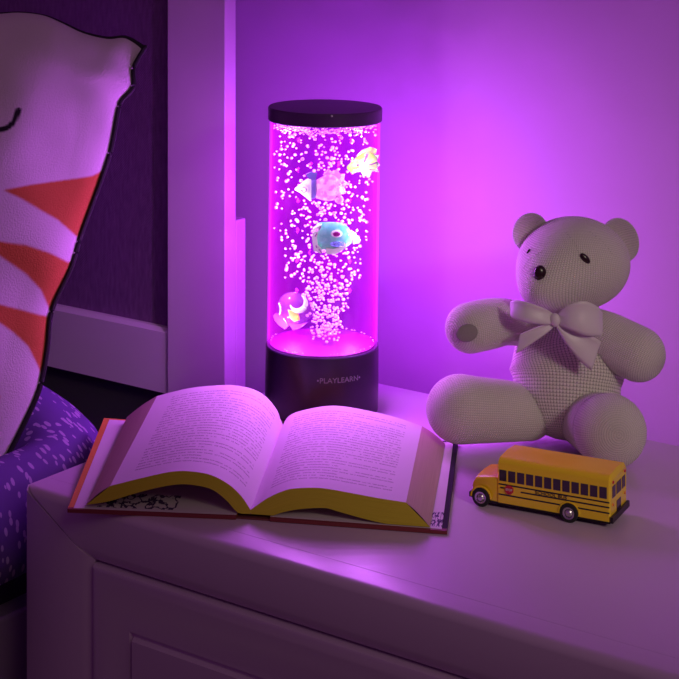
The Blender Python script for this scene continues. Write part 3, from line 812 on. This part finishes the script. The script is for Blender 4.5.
# head: sculpted ellipsoid with muzzle pushed out toward lower-left and the viewer
hc = P(574, 263, 1.505); sH = 1.505/FP
face = (Vector((0, 0, -.22))-Fv*.80-Rv*.62).normalized()
mz = face
def head_fn(p):
    d = p.normalized(); k = max(0, d.dot(mz)); 
    q = p+mz*(.020*k**5)
    # fuller cheek and chin on the muzzle side, flatter crown
    m2 = (Vector((0, 0, -.62))-Rv*.70-Fv*.45).normalized(); k2 = max(0, d.dot(m2)); q = q+m2*(.0055*k2**3)
    return q
m = MB(); m.ell(hc, (56*sH, .044, 46*sH), nu=64, nv=40, fn=None, rot=None, metric=True)
vsn = []
for v in m.v:
    p = v-hc; x = p.dot(Vector((1, 0, 0))); y = p.y
    w = Rv*x+Fv*y+Vector((0, 0, p.z)); vsn.append(hc+head_fn(w))
m.v = vsn
head = m.build('head', M['knit_head'], bear, angle=180)
# ears
def ear(px, py, Y, rx, rz, tilt, nm='ear'):
    c = P(px, py, Y); s = Y/FP; m = MB()
    rot = Matrix.Rotation(YAW, 3, 'Z') @ Matrix.Rotation(tilt, 3, 'Y')
    def cup(p):
        d = (p.x/(rx*s))**2+(p.z/(rz*s))**2
        if p.y < 0: p = Vector((p.x, p.y*.1+.005*(1-d)-.003*d, p.z))
        return p
    m.ell(c, (rx*s, .0105, rz*s), rot=rot, nu=36, nv=24, fn=cup, metric=True)
    return m.build(nm, Kf, bear, angle=180)
ear(530, 232, 1.512, 17.5, 19.5, .45); ear(620, 240, 1.520, 18.5, 22.5, -.35)
# eyes and nose: find surface point at given pixel by marching along the ray
def surf(px, py):
    best = None
    from mathutils.bvhtree import BVHTree
    global _bvh
    try: _bvh
    except NameError: _bvh = BVHTree.FromPolygons([tuple(v) for v in m_head], head_f)
    return _bvh.ray_cast(CAM, ray(px, py).normalized())
m_head = vsn; head_f = m.f if False else [tuple(p.vertices) for p in head.data.polygons]
def bead(px, py, rx, rz, tilt, nm, dy=.0025):
    h = surf(px, py); c = h[0] if h[0] else P(px, py, 1.46); s = 1.46/FP
    mm = MB(); mm.ell(c, (rx*s, dy, rz*s), rot=Matrix.Rotation(YAW, 3, 'Z') @ Matrix.Rotation(tilt, 3, 'Y'), nu=18, nv=12)
    return mm.build(nm, M['bear_dark'], head)
bead(540, 273.5, 6.4, 8.2, .1, 'nose', .004); bead(585, 258.5, 3.6, 6.6, -.75, 'eye'); bead(528.5, 251.5, 1.4, 3.0, .6, 'eye', .0012)
# stitched seam line down the forehead (darker holes row)
def stitches(pxs, nm='stitching'):
    mm = MB(); path = catmull(pxs, 4)
    for x, y in path:
        h = surf(x, y)
        if h[0]: mm.ell(h[0], (.00035, .00035, .00035), nu=6, nv=4)
    mm.build(nm, M['bear_pad'], head)
stitches([(524, 268), (527, 262), (534, 256), (542, 252)])
stitches([(530, 283), (533, 298), (541, 306)])
stitches([(566, 233), (575, 243), (578, 252)])
stitches([(590, 232), (603, 242), (612, 254)])
# arms
arm = loft([(524, 326, 1.508, 20), (505, 322, 1.497, 23), (488, 324, 1.488, 25), (470, 328, 1.478, 25)], Kf, 'arm', bear)
arm2 = loft([(588, 326, 1.508, 20), (605, 336, 1.497, 25), (622, 346, 1.488, 27), (638, 354, 1.480, 27.5)], Kf, 'arm', bear)
s = 1.46/FP
m = MB(); m.ell(P(467, 333, 1.4565), (11*s, .002, 9*s), rot=Matrix.Rotation(YAW, 3, 'Z') @ Matrix.Rotation(-.3, 3, 'Y'), nu=24, nv=12); m.build('paw_pad', M['bear_pad'], arm)
# legs
leg = loft([(528, 413, 1.490, 27), (505, 411, 1.480, 30), (480, 410, 1.473, 32), (460, 409, 1.468, 34.0)], Kf, 'leg', bear)
leg2 = loft([(582, 418, 1.483, 27), (595, 424, 1.462, 31), (606, 429, 1.440, 35), (610, 431, 1.428, 36.5, 1)], Kf, 'leg', bear)
# bow
def ribbon(pts, wdt, name, par, seg=5, thick=.0007):
    """pts: (px,py,Y,half width px, ang) strip; ang = direction of the width in the picture"""
    cs = catmull(pts, seg); L, R_ = [], []
    for a in cs:
        s = a[2]/FP; dx, dz = math.cos(a[4]), math.sin(a[4])
        c = P(a[0], a[1], a[2]); w = (Rv*dx+Vector((0, 0, dz)))*(a[3]*s)
        L.append(c-w); R_.append(c+w)
    rows = []
    for l, r_ in zip(L, R_):
        row = [l.lerp(r_, k/8)-Fv*(.0012*math.sin(PI*k/4)) for k in range(9)]
        rows.append(row)
    m = MB(); m.grid(rows)
    o = m.build(name, M['ribbon'], par, angle=180)
    so = o.modifiers.new('s', 'SOLIDIFY'); so.thickness = thick
    return o
bow = ribbon([(556, 320, 1.452, 4, PI/2), (545, 317, 1.444, 8, PI/2), (528, 313, 1.444, 10, PI/2), (514, 309, 1.452, 9, PI/2-.2), (510, 308, 1.460, 6, PI/2)], 0, 'ribbon_bow', bear)
bow2 = ribbon([(556, 320, 1.452, 4, PI/2), (568, 317, 1.442, 12, PI/2), (584, 318, 1.440, 17, PI/2), (598, 321, 1.448, 15, PI/2+.1), (602, 322, 1.460, 9, PI/2)], 0, 'bow_loop', bow)
ribbon([(556, 322, 1.451, 3, PI/2), (545, 330, 1.446, 7, 1.2), (530, 338, 1.446, 10, 1.2), (518, 344, 1.449, 10, 1.35)], 0, 'bow_tail', bow)
ribbon([(557, 322, 1.451, 3, .3), (572, 336, 1.446, 9, .5), (584, 346, 1.446, 13, .75), (596, 356, 1.450, 15, 1.25)], 0, 'bow_tail', bow)
m = MB(); m.ell(P(555, 320, 1.447), (.0045, .004, .0058), nu=20, nv=14); m.build('bow_knot', M['ribbon'], bow)
# neck band around
m = MB(); nb = []
nc = P(561, 311, 1.518)
rowsN = []
for z in (-.0065, -.003, .003, .0065):
    rowsN.append([nc+Rv*(.0335*math.cos(2*PI*k/48))+Fv*(.031*math.sin(2*PI*k/48))+Vector((0, 0, z+.002*math.sin(4*PI*k/48))) for k in range(48)])
m.grid(rowsN, close=True); o = m.build('neck_ribbon', M['ribbon'], bear, angle=180)
so = o.modifiers.new('s', 'SOLIDIFY'); so.thickness = .0008

# ------------------------------------------------------------------ toy school bus
w0 = at_z(481, 506.5, TZ); w1 = at_z(569, 522.5, TZ)
BA = (w1-w0).normalized(); BB = Vector((-BA.y, BA.x, 0))
WB = (w1-w0).length
def bT(p): return w0+BA*p[0]+BB*p[1]+Vector((0, 0, p[2]))
def bTv(p): return bT((p.x, p.y, p.z))
bus = thing('toy_school_bus', 'yellow toy school bus parked on the nightstand in front of the teddy', 'toy bus', bT((WB/2, .02, 0)))
W = .040; A0, AC, A1 = -.0085, .0135, .1062
# section across b (width), z
def sec(zb, zs, ztop, b0=0, b1=W, n=6):
    pts = [(b0, zb)]+[(b0, zs)]
    r = ztop-zs
    for k in range(1, n+1): a = PI/2*k/n; pts.append((b0+(b1-b0)*.16*(1-math.cos(a)), zs+r*math.sin(a)*.8))
    pts.append(((b0+b1)/2, ztop))
    for k in range(n, 0, -1): a = PI/2*k/n; pts.append((b1-(b1-b0)*.16*(1-math.cos(a)), zs+r*math.sin(a)*.8))
    pts += [(b1, zs), (b1, zb)]
    return pts
def busloft(slices, name, mat, par):
    m = MB(); rows = [[bT((a, b_, z)) for b_, z in pr] for a, pr in slices]; n = len(rows[0])
    b = m.grid(rows, close=True, flip=False); m.cap(b, n, 0, True); m.cap(b, n, len(rows)-1)
    return m.build(name, mat, par, angle=35)
ZB = .0058
bd = busloft([(AC, sec(ZB, .0335, .0385, .0012, W-.0012)), (AC+.0012, sec(ZB, .0365, .0418)), (A1-.0015, sec(ZB, .0365, .0418)), (A1, sec(ZB, .0345, .0395, .0012, W-.0012))], 'body', M['bus_yellow'], bus)
hd = busloft([(A0, sec(ZB, .0150, .0185, .0040, W-.0040)), (A0+.003, sec(ZB, .0195, .0230, .0025, W-.0025)), (AC-.001, sec(ZB, .0225, .0262, .0010, W-.0010)), (AC+.001, sec(ZB, .0228, .0265, .0010, W-.0010))], 'hood', M['bus_yellow'], bus)
def plate(a0, a1, z0, z1, b, t, name, mat, par, label=None):
    m = MB(); m.box(a0, a1, b-t, b+t, z0, z1, T=bTv); return m.build(name, mat, par, smooth=False, label=label)
nw = 12; pw = (A1-.0022-(AC+.0012))/nw
for k in range(nw):
    a = AC+.0012+k*pw
    for b_ in (0, W): plate(a+.0010, a+pw-.0006, .0232, .0318, b_, .0003, 'side_window', M['bus_glass'], bus)
for z, a_s in ((.0205, AC+.0015), (.0168, AC+.020), (.0125, AC+.0015)):
    for b_ in (0, W): plate(a_s, A1-.0008, z-.0005, z+.0005, b_, .00025, 'stripe', M['bus_black'], bus)
# windscreen and rear windows, door
def endplate(a, b0, b1, z0, z1, name, mat, t=.0003):
    m = MB(); m.box(a-t, a+t, b0, b1, z0, z1, T=bTv); return m.build(name, mat, bus, smooth=False)
endplate(AC-.0002, .005, W/2-.0006, .0275, .0335, 'windscreen', M['bus_glass'], .0006); endplate(AC-.0002, W/2+.0006, W-.005, .0275, .0335, 'windscreen', M['bus_glass'], .0006)
for b0_, b1_ in ((.0045, .012), (.0145, .0255), (.028, .0355)):
    endplate(A1, b0_, b1_, .0225, .0315, 'rear_window', M['bus_glass'])
endplate(A1, .0150, .0250, .0095, .0175, 'rear_door_panel', M['bus_glass'])
for b_ in (.006, .0345):
    m = MB(); m.ell(bT((A1, b_, .0345)), (.0013,)*3, nu=10, nv=6); m.build('warning_light', M['bus_red'], bus)
    m = MB(); m.ell(bT((A1, b_, .0175)), (.0013,)*3, nu=10, nv=6); m.build('tail_light', M['amber'], bus)
    m = MB(); m.ell(bT((A0, b_+.0, .0135)), (.0015,)*3, nu=10, nv=6); m.build('headlight', M['bus_white'], bus)
m = MB(); m.box(A1, A1+.0022, -.0006, W+.0006, .0052, .0098, T=bTv); m.build('rear_bumper', M['bus_black'], bus, smooth=False)
m = MB(); m.box(A0-.0018, A0+.001, .0005, W-.0005, .0062, .0100, T=bTv); m.build('front_bumper', M['bus_black'], bus, smooth=False)
endplate(A0+.0001, .012, .028, .0105, .0165, 'grille', M['bus_black'], .0006)
m = MB(); m.box(A0+.001, A1-.001, .002, W-.002, .0035, .0060, T=bTv); m.build('chassis', M['bus_black'], bus, smooth=False)
def cyl(a, b0, b1, z, r, name, mat, par, n=28, bev=.0006):
    m = MB(); rows = [[bT((a+q*math.cos(2*PI*k/n), b_, z+q*math.sin(2*PI*k/n))) for k in range(n)] for q, b_ in ((r*.55, b0), (r-bev, b0), (r, b0+bev), (r, b1-bev), (r-bev, b1), (r*.55, b1))]
    b = m.grid(rows, close=True, flip=True); m.cap(b, n, 0); m.cap(b, n, 5, True); return m.build(name, mat, par, angle=30)
RW = .0074
for a in (0, WB):
    for b0_, b1_, sd in ((-.0012, .0062, -1), (W-.0062, W+.0012, 1)):
        wh = cyl(a, b0_, b1_, RW, RW, 'wheel', M['tyre'], bus)
        bb = b0_ if sd < 0 else b1_
        m = MB(); rows = [[bT((a+q*math.cos(2*PI*k/20), bb+sd*h, RW+q*math.sin(2*PI*k/20))) for k in range(20)] for q, h in ((.0048, -.0002), (.0047, .0004), (.0038, .0002), (.0030, -.0001), (.0020, .0008), (.0010, .0010), (.0001, .0010))]
        m.grid(rows, close=True, flip=sd > 0); m.build('hubcap', M['hub'], wh, angle=30)
    for bb in (0, W):
        m = MB(); m.tube([bT((a+(RW+.0009)*math.cos(PI*k/16), bb, RW+(RW+.0009)*math.sin(PI*k/16))) for k in range(17)], .0008, 6); m.build('wheel_arch', M['bus_yellow'], bus)
# stop sign
m = MB(); oc = lambda r, b_: [bT((AC+.0105+r*math.cos(PI/8+k*PI/4), b_, .0172+r*math.sin(PI/8+k*PI/4))) for k in range(8)]
b = m.grid([oc(.0037, 0), oc(.0037, -.0009)], close=True); m.cap(b, 8, 1); m.cap(b, 8, 0, True); ss = m.build('stop_sign', M['bus_red'], bus, smooth=False)
def bustext(txt, size, a, z, b_, par, mat, name='lettering', wid=None):
    vs, fs = text_mesh(txt, size, .0001)
    w_ = max(v.x for v in vs)-min(v.x for v in vs); k = (wid/w_) if wid else 1
    m = MB()
    for v in vs: m.vert(bT((a+v.x*k, b_-v.z, z+v.y)))
    for f_ in fs: m.face(f_)
    return m.build(name, mat, par, smooth=False)
bustext('STOP', .0026, AC+.0105, .0172, -.0010, ss, M['bus_white'], wid=.0056)
bustext('SCHOOL BUS', .0034, AC+.045, .01865, -.0003, bus, M['bus_black'], wid=.026)
m = MB(); m.tube([bT((AC+.003, -.0002, .0178)), bT((AC+.0065, -.0004, .0180))], .0005, 6); m.build('sign_arm', M['bus_black'], ss)

# ------------------------------------------------------------------ light, world, camera
def area(name, loc, target, size, pw, col):
    li = bpy.data.lights.new(name, 'AREA'); li.energy = pw; li.color = col; li.shape = 'DISK'; li.size = size
    o = bpy.data.objects.new(name, li); C.objects.link(o); o.location = loc
    o.rotation_euler = (Vector(target)-Vector(loc)).to_track_quat('-Z', 'Y').to_euler(); return o
area('room_light', (.9, -.1, 2.2), (-.8, 1.2, .7), .8, 2.7, (1.0, .78, .55))
li = bpy.data.lights.new('bear_fill_spot', 'SPOT'); li.energy = 27.0; li.color = (1, .86, .70); li.shadow_soft_size = .12; li.spot_size = math.radians(24); li.spot_blend = 1.0  # added fill spot to brighten bear and bus, no fixture there
so = bpy.data.objects.new('bear_fill_spot', li); C.objects.link(so); so.location = CAM+Rv*.95+Vector((0, 0, .35))
so.rotation_euler = (P(560, 370, 1.47)-so.location).to_track_quat('-Z', 'Y').to_euler()
w = bpy.data.worlds.new('World'); bpy.context.scene.world = w; w.use_nodes = True
bg = w.node_tree.nodes['Background']; bg.inputs[0].default_value = (.60, .15, .68, 1); bg.inputs[1].default_value = .115
cam = bpy.data.cameras.new('Camera'); co = bpy.data.objects.new('Camera', cam); C.objects.link(co)
co.location = CAM; co.rotation_euler = (PI/2, 0, YAW)
cam.sensor_width = 36; cam.lens = FP/679*36; cam.shift_y = -(339.5-HY)/679; cam.clip_start = .05
bpy.context.scene.camera = co
vs_ = bpy.context.scene.view_settings
vs_.view_transform = 'Standard'; vs_.look = 'None'; vs_.gamma = 1; vs_.exposure = 0; vs_.use_curve_mapping = False
sc = bpy.context.scene
sc.cycles.max_bounces = 10; sc.cycles.transparent_max_bounces = 24; sc.cycles.use_denoising = True
sc.cycles.sample_clamp_indirect = 4
